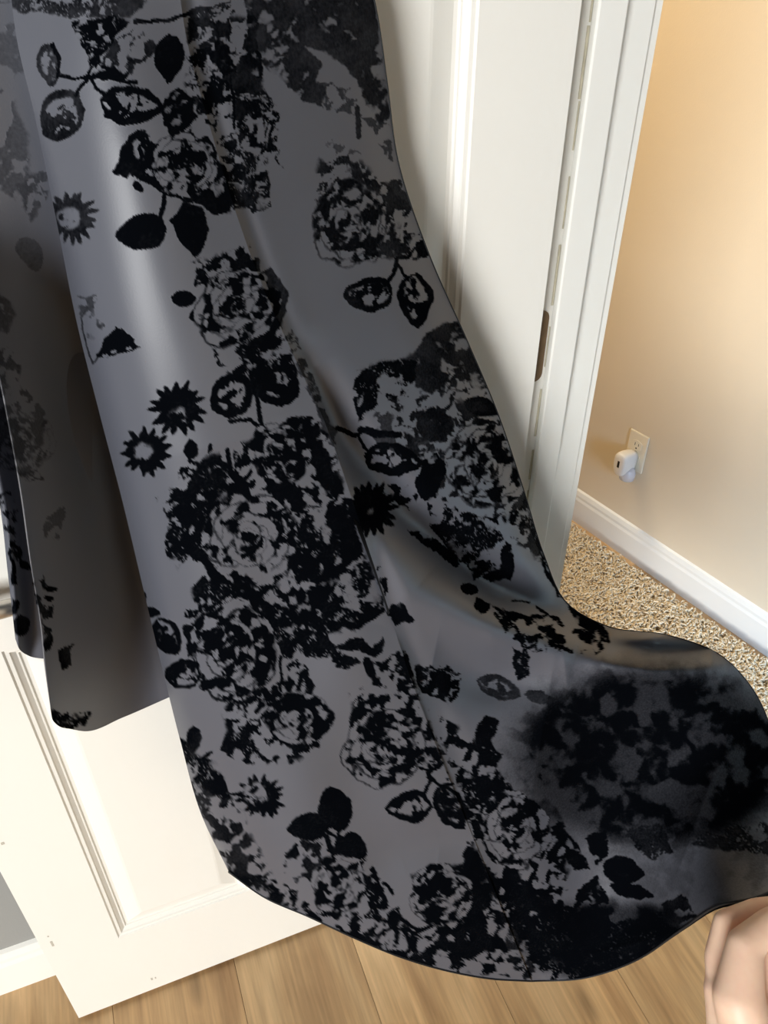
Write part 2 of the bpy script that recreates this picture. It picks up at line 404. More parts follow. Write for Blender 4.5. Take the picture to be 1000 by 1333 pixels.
# ================================================================== THE GOWN
# ---- flock pattern, drawn as shapes on the cloth
PX0, PY0, PWD, PHT = -160, -420, 1240, 1760         # cloth pattern space (one unit about 0.8 mm of cloth)
nrng = np.random.default_rng(77)
TAB = nrng.random((257, 257)).astype(np.float32)
def vnoise(x, y):
    xi = np.floor(x).astype(int); yi = np.floor(y).astype(int); fx = (x - xi).astype(np.float32); fy = (y - yi).astype(np.float32)
    fx = fx * fx * (3 - 2 * fx); fy = fy * fy * (3 - 2 * fy); xi &= 255; yi &= 255
    a = TAB[yi, xi]; b = TAB[yi, xi + 1]; c = TAB[yi + 1, xi]; d = TAB[yi + 1, xi + 1]
    return (a + (b - a) * fx) * (1 - fy) + (c + (d - c) * fx) * fy
def fbm(x, y, o=4):
    s = 0; amp = 1; t = 0
    for k in range(o):
        s = s + amp * vnoise(x * 2 ** k + 17 * k, y * 2 ** k + 31 * k); t += amp; amp *= 0.55
    return s / t
GX, GY = np.meshgrid(np.arange(PX0, PX0 + PWD, 1.0), np.arange(PY0, PY0 + PHT, 1.0))
WX = GX + 13 * (fbm(GX / 16, GY / 16, 4) - 0.5); WY_ = GY + 13 * (fbm(GX / 16 + 60, GY / 16 + 40, 4) - 0.5)
FB = fbm(GX / 10 + 5 + 0.12 * (WX - GX), GY / 10 + 9 + 0.12 * (WY_ - GY), 3); FB2 = fbm(WX / 24 + 90, WY_ / 24 + 20, 3)
def equal(a):
    h_, e_ = np.histogram(a, 512); c_ = np.cumsum(h_) / a.size; return np.interp(a, e_[1:], c_).astype(np.float32)
FB, FB2 = equal(FB), equal(FB2)
FB3 = fbm(WX / 26 + 40, WY_ / 26 + 70, 3); RID = np.abs(equal(FB3) * 6 % 1.0 - 0.5)       # brush-like vein lines
MOT = equal(FB * 0.7 + FB2 * 0.5); MOTB = equal(FB * 0.35 + FB2 * 0.8)
FLK = np.zeros_like(GX, dtype=np.float32)
def win(x0, y0, x1, y1):
    return (slice(max(0, int(y0 - PY0)), min(PHT, int(y1 - PY0))), slice(max(0, int(x0 - PX0)), min(PWD, int(x1 - PX0))))
def sm(x): x = np.clip(x, 0, 1); return x * x * (3 - 2 * x)
def put(w, mask, val=1.0, dens=1.0, big=False):
    """stamp mask; dens < 1 leaves cloth showing through in mottles"""
    if dens < 1:
        n_ = (MOTB if big else MOT)[w]
        mask = mask * sm((dens - n_) / 0.26 + 0.5)
        if 0.55 < dens < 0.9: mask = mask * (1 - 0.72 * sm((0.10 - RID[w]) / 0.07) * sm((n_ - 0.25) / 0.3))
    mask = mask * (0.88 + 0.12 * FB2[w])
    FLK[w] = np.maximum(FLK[w], mask * val)
def poly(pts, dens=1.0, val=1.0, soft=2.0, big=False, warp=1.0, cut=False):
    p = np.array(pts, float); pad = 16
    w = win(p[:, 0].min() - pad, p[:, 1].min() - pad, p[:, 0].max() + pad, p[:, 1].max() + pad)
    X = GX[w] + (WX[w] - GX[w]) * warp; Y = GY[w] + (WY_[w] - GY[w]) * warp
    inside = np.zeros(X.shape, bool); d2 = np.full(X.shape, 1e9); n_ = len(p)
    for i in range(n_):
        x0, y0 = p[i]; x1, y1 = p[(i + 1) % n_]
        c = ((y0 > Y) != (y1 > Y)) & (X < (x1 - x0) * (Y - y0) / ((y1 - y0) if y1 != y0 else 1e-9) + x0); inside ^= c
        ex, ey = x1 - x0, y1 - y0; t = np.clip(((X - x0) * ex + (Y - y0) * ey) / (ex * ex + ey * ey + 1e-9), 0, 1)
        d2 = np.minimum(d2, (X - x0 - t * ex) ** 2 + (Y - y0 - t * ey) ** 2)
    d = np.sqrt(d2) * np.where(inside, 1, -1); mask = sm(d / soft + 0.5)
    if cut: FLK[w] = FLK[w] * (1 - mask * val)
    else: put(w, mask, val, dens, big)
def stroke(pts, wd=4.0, val=1.0, warp=0.5, cut=False):
    p = np.array(pts, float); pad = wd + 10
    w = win(p[:, 0].min() - pad, p[:, 1].min() - pad, p[:, 0].max() + pad, p[:, 1].max() + pad)
    X = GX[w] + (WX[w] - GX[w]) * warp; Y = GY[w] + (WY_[w] - GY[w]) * warp; d2 = np.full(X.shape, 1e9)
    for (x0, y0), (x1, y1) in zip(p[:-1], p[1:]):
        ex, ey = x1 - x0, y1 - y0; t = np.clip(((X - x0) * ex + (Y - y0) * ey) / (ex * ex + ey * ey + 1e-9), 0, 1)
        d2 = np.minimum(d2, (X - x0 - t * ex) ** 2 + (Y - y0 - t * ey) ** 2)
    mask = sm((wd / 2 - np.sqrt(d2)) / 1.6 + 0.5)
    if cut: FLK[w] = FLK[w] * (1 - mask * val)
    else: put(w, mask, val)
def local(cx, cy, R, ang, warp=0.6):
    w = win(cx - R - 12, cy - R - 12, cx + R + 12, cy + R + 12)
    X = GX[w] + (WX[w] - GX[w]) * warp - cx; Y = GY[w] + (WY_[w] - GY[w]) * warp - cy; a = math.radians(ang)
    return w, X * math.cos(a) + Y * math.sin(a), -X * math.sin(a) + Y * math.cos(a)
def leaf(cx, cy, ln_, wd, ang, val=1.0, dens=1.0, hollow=0.0):
    """almond leaf, tip towards ang (degrees, y down); hollow > 0: mottled pale middle"""
    w, u, v = local(cx, cy, ln_ / 2, ang)
    t = np.clip(u / (ln_ / 2), -1, 1)
    half = wd / 2 * np.power(np.clip(1 - np.abs(t) ** 2.0, 0, 1), 0.62) * (1 - 0.22 * t)
    half = np.where(np.abs(u) > ln_ / 2, -4, half); d = half - np.abs(v)
    mask = sm(d / 2 + 0.5)
    if hollow:
        inner = sm((d - wd * 0.15) / 5) * sm((FB[w] - (0.95 - hollow * 0.50)) / 0.26 + 0.5); mask = mask * (1 - inner)
    put(w, mask, val, dens)
def aster(cx, cy, r, n_=17, rot=0, val=1.0, squash=0.9, centre=(0.12, 0.18), light=0.42):
    """ragged daisy: two rows of narrow petals round a speckled pale eye"""
    w, u, v = local(cx, cy, r * 1.2, rot, 0.35); v = v / squash; mask = np.zeros_like(u); rg = random.Random(int(cx + 3 * cy))
    for row, (R, ln_, wd) in enumerate(((0.62, 0.40, 0.115), (0.42, 0.36, 0.14))):
        for k in range(n_):
            th = (k + 0.5 * row) * 2 * math.pi / n_ + rg.uniform(-0.13, 0.13); l_ = ln_ * rg.uniform(0.75, 1.2)
            lu = (u * math.cos(th) + v * math.sin(th)) / r - R; lv = (-u * math.sin(th) + v * math.cos(th)) / r
            mask = np.maximum(mask, sm((1 - np.hypot(lu / l_, lv / wd)) * wd * r / 1.6 + 0.5))
    mask = np.maximum(mask, sm((0.45 - np.hypot(u, v) / r) * r / 3 + 0.5))
    c = np.hypot(u / r - centre[0], v / r - centre[1])
    hole = sm((light + 0.25 * (FB2[w] - 0.5) - c) / 0.2) * sm((MOT[w] - 0.50) / 0.3 + 0.5); mask = mask * (1 - 0.85 * hole)
    put(w, mask, val)
def rose(cx, cy, r, rot=0, val=1.0, dark=0.5, squash=0.9, arms=0, warp=0.8):
    """opening rose: rings of overlapping petals, each dark at its foot and pale at its lip"""
    w = win(cx - r * 1.35 - 12, cy - r * 1.35 - 12, cx + r * 1.35 + 12, cy + r * 1.35 + 12)
    a0 = math.radians(rot); X = GX[w] + (WX[w] - GX[w]) * warp - cx; Y = GY[w] + (WY_[w] - GY[w]) * warp - cy
    u = (X * math.cos(a0) + Y * math.sin(a0)) / r; v = (-X * math.sin(a0) + Y * math.cos(a0)) / (r * squash)
    rg = random.Random(int(cx * 7 + cy)); out = FLK[w].copy()
    for R, n_, size in ((0.70, 6, 0.44), (0.52, 5, 0.40), (0.34, 5, 0.32), (0.19, 4, 0.24), (0.07, 3, 0.15), (0.0, 1, 0.09)):
        off = rg.uniform(0, 6.28)
        for k in range(n_):
            th = off + k * 2 * math.pi / n_ + rg.uniform(-0.2, 0.2); px, py = R * math.cos(th), R * math.sin(th)
            lu = (u - px) * math.cos(th) + (v - py) * math.sin(th); lv = -(u - px) * math.sin(th) + (v - py) * math.cos(th)
            e_ = np.hypot(lu / (size * 0.82), lv / (size * 1.15)); m_ = sm((1 - e_) * size * r / 3 + 0.5); sh = sm((1.16 - e_) * size * r / 4 + 0.5)
            out = np.maximum(out, sh * 0.85 * (rg.random() < 0.85) * (0.6 + 0.4 * FB2[w]))
            foot = np.clip(-lu / size * 0.5 + 0.5, 0, 1)                       # 1 at the foot
            tone = sm((foot * 0.9 + dark * 0.75 - 0.30 + (FB[w] - 0.5) * 0.75 - rg.uniform(0, 0.35) - 0.30) / 0.34 + 0.5)
            out = out * (1 - m_) + m_ * tone
    FLK[w] = np.maximum(np.minimum(FLK[w], out + 1.0 * (np.hypot(u, v) > 1.05)), out * val)
def ring(cx, cy, rx, ry, rot=0, wd=0.28, val=1.0, fill=0.35):
    w, u, v = local(cx, cy, max(rx, ry), rot, 0.7)
    rr = np.hypot(u / rx, v / ry); mask = sm((1 - rr) * min(rx, ry) / 2 + 0.5)
    inner = sm(((1 - wd) - rr) * min(rx, ry) / 4 + 0.5) * sm((FB[w] - fill) / 0.12 + 0.5)
    put(w, mask * (1 - inner), val)

# upper front
poly([(-20, -20), (10, 8), (30, 16), (62, 18), (95, 25), (112, 22), (168, 25), (186, 8), (190, -20)], 0.86, 0.8, 5)
poly([(95, 28), (150, 20), (168, 28), (152, 45), (146, 60), (132, 75), (127, 92), (114, 86), (112, 70), (100, 55)], 0.86)
poly([(125, 92), (150, 50), (180, 35), (205, 60), (186, 85), (165, 100)], 0.46, 0.85)
stroke([(250, 16), (215, 27), (175, 28)], 6, 0.9); poly([(240, 15), (262, 8), (300, 0), (305, 18), (275, 25), (245, 28)], 0.75, 0.85)
leaf(220, 76, 62, 40, 90)
for s in ([(118, 98), (95, 102), (78, 97)], [(118, 98), (105, 112), (98, 126)], [(118, 100), (126, 115), (136, 122)], [(118, 98), (150, 103), (178, 108)]): stroke(s, 5)
poly([(110, 92), (124, 82), (150, 88), (170, 98), (150, 104), (122, 104)], 0.9)
leaf(64, 85, 58, 30, 80, 0.8, 1, 0.75); stroke([(68, 58), (77, 75), (76, 100)], 6)
ring(80, 150, 29, 34, 10, 0.30, 0.85, 0.62); stroke([(100, 122), (108, 145), (98, 170), (75, 182)], 6, 0.85)
leaf(172, 137, 82, 52, 4, 1, 1, 0.8); stroke([(140, 150), (165, 158), (190, 152), (207, 142)], 9)
poly([(214, 122), (235, 112), (250, 130), (258, 152), (240, 172), (226, 186), (212, 160), (209, 136)], 0.95)
poly([(148, 222), (163, 190), (178, 170), (192, 168), (188, 205), (165, 232)], 0.9)
poly([(170, 178), (190, 170), (205, 185), (240, 180), (266, 200), (272, 250), (250, 262), (215, 255), (196, 240), (178, 235), (165, 215)], 0.62)
leaf(179, 243, 18, 11, 40); poly([(238, 186), (270, 178), (296, 220), (306, 262), (300, 276), (278, 279), (262, 265), (245, 262)], 0.93)
poly([(286, 180), (320, 195), (345, 210), (352, 245), (350, 272), (330, 276), (302, 262)], 0.85, 0.9)
poly([(315, -20), (484, -20), (500, 90), (508, 150), (492, 165), (470, 120), (450, 88), (425, 70), (408, 66), (398, 62), (420, 85), (412, 105), (425, 115), (420, 142), (395, 130), (365, 105), (345, 85), (325, 70), (322, 40)], 0.93, 0.8, 4, True)
poly([(412, 105), (460, 115), (476, 150), (505, 162), (515, 210), (500, 200), (470, 152), (425, 142)], 0.60, 0.7)
poly([(320, 15), (336, 25), (342, 95), (336, 122), (315, 125), (306, 90), (320, 70)], 0.9, 0.9)
poly([(318, 127), (345, 118), (362, 140), (362, 185), (370, 222), (355, 205), (340, 190), (322, 185), (308, 165)], 0.80, 0.95)
for s in ([(325, 150), (328, 180)], [(340, 150), (336, 185)], [(350, 165), (345, 190)]): stroke(s, 4, 0.9, cut=True)
poly([(248, 60), (268, 62), (268, 95), (252, 108), (244, 88)], 0.85); stroke([(282, 55), (285, 85)], 7)
poly([(250, 115), (275, 95), (300, 105), (300, 135), (282, 154), (260, 146)], 0.82); poly([(265, 60), (300, 60), (310, 95), (280, 100)], 0.42)
stroke([(465, 140), (468, 178)], 7, 0.8); stroke([(300, 100), (306, 140), (304, 168)], 4)
aster(93, 283, 35, 17, 0, 0.82, 1.0, (-0.1, 0.0)); leaf(184, 302, 68, 46, 172)
poly([(222, 287), (240, 260), (264, 270), (273, 300), (262, 330), (257, 336), (235, 320)]); stroke([(216, 252), (207, 286)], 7)
leaf(238, 388, 32, 21, 180); leaf(259, 411, 28, 22, 160)
poly([(124, 466), (134, 441), (150, 428), (160, 430), (172, 440), (183, 452), (175, 460), (150, 462), (130, 468)])
for q in ((135, 464), (146, 458), (166, 455)): stroke([q, (q[0] + 4, q[1] - 1)], 4, 0.9, cut=True)
poly([(100, 385), (125, 378), (137, 410), (130, 440), (116, 462), (105, 430)], 0.36, 0.7); stroke([(113, 400), (106, 415), (112, 450), (120, 474), (128, 466)], 3, 0.8)
# cluster on the ridge
poly([(255, 352), (275, 335), (300, 330), (325, 310), (333, 345), (347, 385), (367, 430), (376, 462), (350, 462), (330, 472), (300, 486), (280, 470), (277, 440), (265, 420), (257, 395)], 0.50, 1)
poly([(318, 300), (330, 310), (348, 370), (338, 375), (322, 345)], 0.6, 0.8)
for s in ([(293, 333), (310, 350), (308, 372)], [(284, 385), (295, 405), (312, 422)], [(330, 380), (345, 400)]): stroke(s, 6)
poly([(295, 412), (326, 415), (312, 442), (300, 436)]); poly([(330, 395), (347, 390), (374, 452), (345, 458), (340, 430)], 0.9)
poly([(343, 352), (352, 349), (366, 362), (376, 385), (373, 408), (362, 423), (352, 405)], 1, 0.85)
poly([(368, 430), (380, 428), (393, 460), (410, 495), (420, 530), (438, 560), (440, 585), (425, 575), (405, 520), (380, 470)], 0.75, 0.75)
poly([(305, 458), (330, 450), (376, 460), (388, 490), (384, 508), (360, 512), (335, 500), (320, 490)], 0.88)
ring(302, 515, 27, 31, 20, 0.34, 1, 0.66); ring(361, 502, 30, 26, 0, 0.38, 1, 0.7)
stroke([(342, 560), (338, 530), (326, 490)], 6); stroke([(338, 556), (326, 545), (300, 549)], 6); stroke([(338, 512), (355, 524), (372, 522)], 7)
aster(232, 532, 38, 15, 5, 1.0, 0.95, (0.10, 0.22)); aster(190, 588, 35, 13, 40, 1.0, 0.98, (-0.1, 0.0))
leaf(250, 585, 26, 20, 260); poly([(230, 612), (250, 597), (262, 603), (285, 598), (292, 625), (270, 630), (262, 656), (240, 652)], 0.66); leaf(274, 583, 16, 6, 280)
poly([(236, 642), (255, 614), (263, 625), (256, 655), (240, 658)]); poly([(202, 647), (226, 640), (232, 655), (222, 675), (212, 665)], 0.72)
poly([(217, 682), (245, 655), (276, 648), (282, 700), (276, 732), (246, 724), (230, 742), (214, 720)], 0.86)
poly([(262, 640), (310, 628), (337, 650), (327, 666), (302, 655), (280, 668)], 0.95)
poly([(295, 582), (305, 573), (332, 575), (336, 600), (312, 633), (297, 610)], 0.72, 1); stroke([(296, 585), (300, 615), (312, 632), (326, 615)], 7)
poly([(348, 562), (375, 545), (400, 540), (415, 550), (422, 580), (440, 620), (450, 642), (425, 644), (405, 604), (393, 612), (385, 590), (363, 577)], 0.90)
poly([(325, 580), (355, 560), (400, 600), (420, 645), (395, 660), (360, 655), (340, 620)], 0.44)
poly([(340, 636), (360, 622), (386, 630), (389, 645), (365, 651)])
poly([(270, 668), (290, 660), (300, 690), (290, 730), (272, 735)], 0.45)
stroke([(340, 655), (365, 660), (376, 690), (370, 720)], 6); stroke([(330, 752), (350, 760), (368, 752)], 4)
poly([(352, 690), (378, 690), (380, 735), (360, 745), (345, 730)], 0.55)
aster(481, 663, 37, 19, 0, 1.0, 1.0, (0.05, 0.05), 0.18)
poly([(384, 672), (400, 663), (416, 690), (422, 706), (406, 722), (391, 738), (382, 700)], 0.86); poly([(420, 668), (446, 655), (462, 690), (472, 722), (452, 738), (436, 715), (428, 690)], 0.92)
poly([(395, 690), (410, 690), (412, 712), (398, 716)], 0.5, 1, cut=True)
poly([(376, 735), (400, 720), (402, 760), (388, 775), (376, 760)], 0.5)
# lower roses
poly([(258, 728), (300, 735), (322, 750), (340, 778), (325, 782), (300, 760), (273, 757)], 0.95)
poly([(238, 802), (252, 778), (275, 757), (302, 762), (326, 770), (337, 792), (320, 802), (290, 806), (250, 812)], 0.80)
poly([(292, 786), (310, 780), (335, 790), (332, 800), (300, 800)], 1, 0.9, cut=True)
poly([(262, 842), (280, 828), (310, 826), (326, 840), (322, 865), (300, 885), (275, 880), (260, 862)], 0.96)
poly([(270, 872), (300, 885), (345, 870), (358, 860), (350, 885), (320, 892), (290, 890)], 0.9); stroke([(245, 808), (290, 803), (340, 798)], 4, 1, cut=True)
poly([(237, 815), (256, 810), (256, 852), (244, 858)], 0.95)
leaf(185, 778, 18, 13, 70); leaf(197, 797, 24, 16, 15); leaf(218, 830, 54, 34, 60, 1, 1, 0.85); ring(239, 879, 23, 20, 0, 0.28, 1, 0.66)
poly([(340, 785), (372, 788), (392, 820), (388, 850), (370, 862), (358, 830), (343, 800)], 0.85); stroke([(365, 855), (367, 900)], 4)
poly([(372, 864), (385, 855), (400, 870), (409, 895), (400, 915), (386, 921), (374, 900)], 0.85)
for s in ([(386, 880), (382, 905)], [(395, 885), (394, 908)]): stroke(s, 4, 0.9, cut=True)
poly([(403, 772), (430, 713), (443, 735), (441, 762), (425, 785), (410, 792), (386, 812), (376, 800)], 0.97); poly([(376, 770), (404, 770), (410, 800), (390, 815), (372, 800)], 0.9)
poly([(418, 802), (430, 780), (455, 740), (470, 733), (502, 790), (492, 805), (470, 818), (440, 821), (424, 816)], 0.86); stroke([(430, 812), (465, 815), (498, 795)], 9)
stroke([(440, 700), (438, 740)], 8, 0.9, cut=True); stroke([(445, 742), (450, 760), (440, 775)], 6, 0.8, cut=True)
poly([(378, 826), (400, 818), (430, 825), (437, 845), (456, 855), (472, 865), (446, 873), (420, 862), (393, 850)], 0.86)
poly([(433, 845), (450, 832), (472, 830), (484, 846), (500, 830), (502, 838), (488, 858), (470, 848), (450, 846)], 0.9); leaf(483, 872, 34, 13, 70); poly([(486, 862), (505, 856), (525, 845), (540, 880), (530, 892), (505, 885)], 0.72)
poly([(478, 885), (530, 880), (545, 925), (510, 935), (480, 915)], 0.44); poly([(503, 797), (512, 785), (522, 785), (530, 797), (540, 805), (535, 813), (515, 813)], 0.97); poly([(490, 738), (503, 740), (507, 778), (500, 780)], 0.4)
leaf(612, 766, 28, 17, 10); poly([(616, 792), (622, 776), (640, 784), (638, 796), (630, 800)]); leaf(536, 928, 16, 12, 60); leaf(543, 941, 18, 13, 300)
poly([(540, 868), (575, 862), (600, 875), (600, 905), (585, 920), (565, 905), (548, 900)], 0.66)
# bouquet at lower left
poly([(315, 932), (325, 908), (350, 900), (375, 896), (388, 908), (408, 925), (414, 950), (419, 975), (405, 981), (390, 976), (375, 960), (358, 952), (345, 936), (330, 938)], 0.84)
poly([(322, 922), (345, 912), (352, 922), (338, 934), (325, 934)], 1, 0.85, cut=True); poly([(294, 957), (305, 938), (325, 943), (336, 965), (325, 992), (300, 990), (289, 975)], 0.76)
poly([(335, 962), (368, 955), (372, 985), (345, 992)], 0.5); leaf(380, 992, 10, 7, 0); leaf(372, 890, 30, 6, 0)
leaf(252, 964, 34, 22, 95, 0.95); poly([(224, 946), (240, 964), (250, 984), (276, 990), (270, 1000), (286, 1005), (298, 1025), (302, 1042), (285, 1040), (262, 1024), (250, 1010), (238, 985)], 0.86)
leaf(270, 984, 22, 6, 330); aster(340, 1038, 33, 15, 20, 0.95, 0.9, (-0.25, -0.1), 0.55); stroke([(298, 1033), (325, 1038)], 4)
poly([(240, 1000), (270, 1040), (300, 1075), (322, 1110), (345, 1145), (330, 1150), (300, 1140), (275, 1090), (255, 1040)], 0.62, 0.88)
leaf(436, 1052, 60, 44, 258); leaf(402, 1076, 56, 36, 172); leaf(458, 1103, 46, 38, 35); stroke([(440, 1078), (441, 1098)], 4); stroke([(420, 1080), (440, 1092)], 4)
poly([(368, 1110), (395, 1092), (440, 1100), (446, 1140), (400, 1160), (372, 1140)], 0.50, 0.95); stroke([(425, 1090), (435, 1110), (432, 1130)], 8)
poly([(408, 1142), (430, 1125), (452, 1130), (471, 1155), (471, 1166), (446, 1166), (430, 1182), (414, 1166)], 0.88)
poly([(300, 1120), (350, 1140), (420, 1170), (450, 1200), (500, 1215), (560, 1240), (560, 1275), (470, 1240), (380, 1200), (300, 1150)], 0.58, 0.95)
poly([(460, 1126), (480, 1119), (496, 1145), (506, 1175), (521, 1190), (526, 1202), (505, 1206), (480, 1206), (464, 1195), (475, 1170)], 0.82)
stroke([(500, 1150), (512, 1162)], 4); stroke([(524, 1198), (546, 1212), (562, 1204)], 5); stroke([(546, 1210), (535, 1222), (538, 1245)], 5); ring(512, 1226, 24, 20, 20, 0.25, 1, 0.5)
poly([(521, 1175), (527, 1200), (505, 1205), (505, 1190)], 0.8)
poly([(536, 1150), (558, 1135), (580, 1124), (602, 1130), (608, 1160), (592, 1176), (580, 1192), (555, 1202), (544, 1185), (536, 1166)], 0.87)
poly([(604, 1112), (618, 1094), (630, 1128), (645, 1165), (622, 1170), (603, 1140)], 0.98); poly([(555, 1195), (600, 1180), (650, 1190), (670, 1270), (560, 1262)], 0.53, 1)
poly([(608, 1210), (622, 1198), (634, 1208), (630, 1230), (622, 1240), (610, 1228)]); poly([(560, 1225), (590, 1225), (612, 1262), (570, 1258)], 0.7)
# middle buds
poly([(467, 916), (485, 904), (492, 920), (476, 936), (461, 962), (454, 950), (458, 934)], 0.93); poly([(462, 966), (478, 943), (502, 960), (520, 975), (537, 990), (530, 1006), (510, 1013), (490, 1011), (474, 990)], 0.86)
poly([(478, 930), (520, 925), (552, 960), (545, 1000), (525, 985), (500, 950)], 0.46); stroke([(500, 925), (520, 940)], 4)
leaf(533, 1050, 60, 42, 175, 1, 1, 0.85); leaf(588, 1052, 62, 40, 60, 1, 1, 0.7); stroke([(557, 1004), (560, 1020), (553, 1036)], 5); stroke([(560, 1012), (574, 1024), (590, 1020)], 5)
poly([(545, 992), (556, 955), (578, 988), (562, 1004)], 0.85); stroke([(548, 1000), (562, 1004), (576, 994)], 5)
# right of the ridge
poly([(428, 206), (452, 202), (459, 225), (445, 240), (425, 245), (412, 264), (407, 258), (414, 234)], 0.78, 0.82)
poly([(414, 267), (425, 250), (456, 265), (461, 295), (486, 305), (494, 332), (465, 341), (440, 336), (425, 316), (417, 290)], 0.90, 0.92)
poly([(450, 228), (490, 258), (505, 240), (520, 220), (540, 285), (563, 330), (548, 339), (510, 336), (490, 320), (465, 300)], 0.56, 0.78)
stroke([(460, 230), (478, 240), (490, 252)], 5, 0.8); stroke([(516, 338), (512, 356), (502, 371)], 6, 0.95); stroke([(517, 345), (532, 366)], 5, 0.95); stroke([(516, 338), (530, 335), (540, 325)], 5, 0.9)
poly([(502, 258), (520, 255), (516, 272), (506, 274)], 1, 0.85); poly([(510, 295), (525, 290), (520, 325), (508, 330)], 0.9, 0.85); leaf(552, 325, 24, 18, 60, 0.9)
leaf(480, 383, 66, 46, 178, 0.95, 1, 0.7); leaf(542, 391, 70, 46, 85, 0.95, 1, 0.75)
poly([(400, 185), (440, 180), (470, 200), (440, 205)], 0.45, 0.6)
poly([(543, 452), (555, 430), (580, 419), (606, 419), (616, 445), (627, 470), (643, 492), (660, 520), (640, 512), (615, 505), (605, 480), (576, 470), (580, 502), (560, 512), (538, 502), (548, 475)], 0.95, 0.85, 4, True)
poly([(592, 442), (608, 440), (606, 453), (594, 455)], 1, 0.7, cut=True)
poly([(459, 492), (475, 478), (500, 470), (525, 466), (546, 470), (542, 490), (530, 510), (510, 521), (495, 530), (480, 541), (466, 550), (457, 512)], 0.82, 1)
poly([(480, 532), (560, 500), (610, 510), (650, 540), (640, 570), (580, 590), (530, 600), (490, 575)], 0.44, 0.75, 3, True)
ring(566, 553, 23, 22, 0, 0.7, 0.88, 0.7); leaf(630, 530, 56, 24, 10, 0.92); leaf(636, 551, 26, 10, 10, 0.9)
poly([(600, 570), (640, 562), (665, 580), (670, 600), (650, 570), (610, 590)], 0.85, 0.85)
leaf(512, 598, 76, 44, 8, 1, 1, 0.8); stroke([(438, 556), (462, 566), (476, 559)], 6); stroke([(466, 566), (474, 580), (484, 590)], 5); stroke([(470, 558), (495, 566), (520, 566)], 9); stroke([(490, 606), (512, 614), (536, 606)], 8)
poly([(549, 602), (570, 588), (586, 606), (580, 626), (566, 652), (546, 650), (540, 626)], 0.93, 1)
poly([(560, 640), (600, 615), (660, 640), (690, 620), (700, 660), (660, 690), (600, 680)], 0.42, 0.85)
poly([(505, 630), (530, 628), (545, 650), (530, 665), (512, 655)], 0.6); poly([(556, 652), (590, 660), (620, 670), (650, 672), (653, 700), (640, 716), (620, 731), (600, 732), (583, 716), (563, 690)], 0.84)
poly([(628, 752), (650, 740), (655, 703), (666, 710), (673, 735), (666, 756), (640, 760)], 0.97); poly([(600, 730), (650, 712), (648, 742), (620, 755)], 0.6)
poly([(690, 640), (705, 670), (722, 720), (740, 770), (738, 784), (725, 775), (712, 745), (700, 715), (690, 690), (675, 686), (650, 686), (650, 670), (676, 664)], 0.84, 0.95)
poly([(527, 688), (560, 698), (605, 730), (592, 738), (550, 708)], 0.9); poly([(638, 785), (680, 800), (722, 800), (742, 820), (788, 812), (798, 835), (772, 852), (700, 850), (660, 832)], 0.76)  # first shape: strip along the valley, flock with fold shade put in
poly([(733, 778), (760, 798), (788, 815), (770, 822), (748, 812)], 0.95); stroke([(668, 782), (690, 785)], 3); stroke([(700, 790), (712, 800)], 4)
leaf(650, 895, 60, 30, 20, 0.8, 1, 0.9); leaf(705, 908, 44, 16, 10, 0.8); poly([(665, 840), (690, 830), (690, 880), (672, 885)], 0.8)
# lower right and train, with the train's shade drawn into the flock
poly([(574, 932), (590, 940), (606, 960), (613, 988), (604, 992), (590, 972), (574, 962)], 0.78); poly([(588, 1000), (620, 1004), (642, 1020), (661, 1036), (655, 1047), (630, 1052), (610, 1042), (596, 1020)], 0.86)
poly([(566, 950), (600, 1020), (640, 1100), (680, 1200), (700, 1275), (660, 1275), (640, 1190), (605, 1090), (580, 1010)], 0.55, 0.9)
stroke([(660, 1045), (690, 1052), (703, 1085), (700, 1110)], 6)
poly([(618, 955), (626, 985), (642, 1000), (655, 985), (640, 965), (650, 940), (632, 930)], 0.85)
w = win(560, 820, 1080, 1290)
train_shade = sm((1.05 - np.hypot((WX[w] - 850) / 235, (WY_[w] - 985) / 150)) / 0.42); train_shade2 = sm((1.05 - np.hypot((WX[w] - 800) / 150, (WY_[w] - 1225) / 70)) / 0.5); train_shade3 = 0.55 * sm((1.05 - np.hypot((WX[w] - 900) / 180, (WY_[w] - 1120) / 90)) / 0.5)
FLK[w] = np.maximum(FLK[w], np.maximum(np.maximum(train_shade, train_shade2), train_shade3) * (0.70 + 0.22 * sm(MOTB[w] * 1.6 - 0.3)))  # soft dark ovals: shade on the train put into the flock values
poly([(718, 1078), (734, 1070), (756, 1108), (768, 1132), (745, 1136)], 0.97); poly([(764, 1092), (788, 1078), (792, 1116), (776, 1132)], 0.97); leaf(812, 1134, 54, 38, 10); leaf(822, 1160, 60, 18, 12); poly([(752, 1162), (776, 1140), (797, 1182), (790, 1222), (750, 1245), (742, 1202)], 0.97)
poly([(700, 1180), (745, 1180), (800, 1200), (860, 1190), (880, 1210), (830, 1260), (720, 1280), (690, 1240)], 0.86); poly([(640, 1130), (700, 1180), (740, 1260), (700, 1272), (670, 1200)], 0.6)
poly([(810, 1080), (860, 1070), (880, 1110), (850, 1120), (830, 1110)], 0.8, 0.9, 4); poly([(880, 1060), (1000, 1070), (1030, 1120), (960, 1110), (900, 1100)], 0.8, 0.85, 6, True); poly([(860, 1180), (890, 1160), (905, 1195), (870, 1210)], 0.9, 0.9)
poly([(660, 1150), (705, 1110), (720, 1130), (715, 1180), (690, 1175)], 0.5)
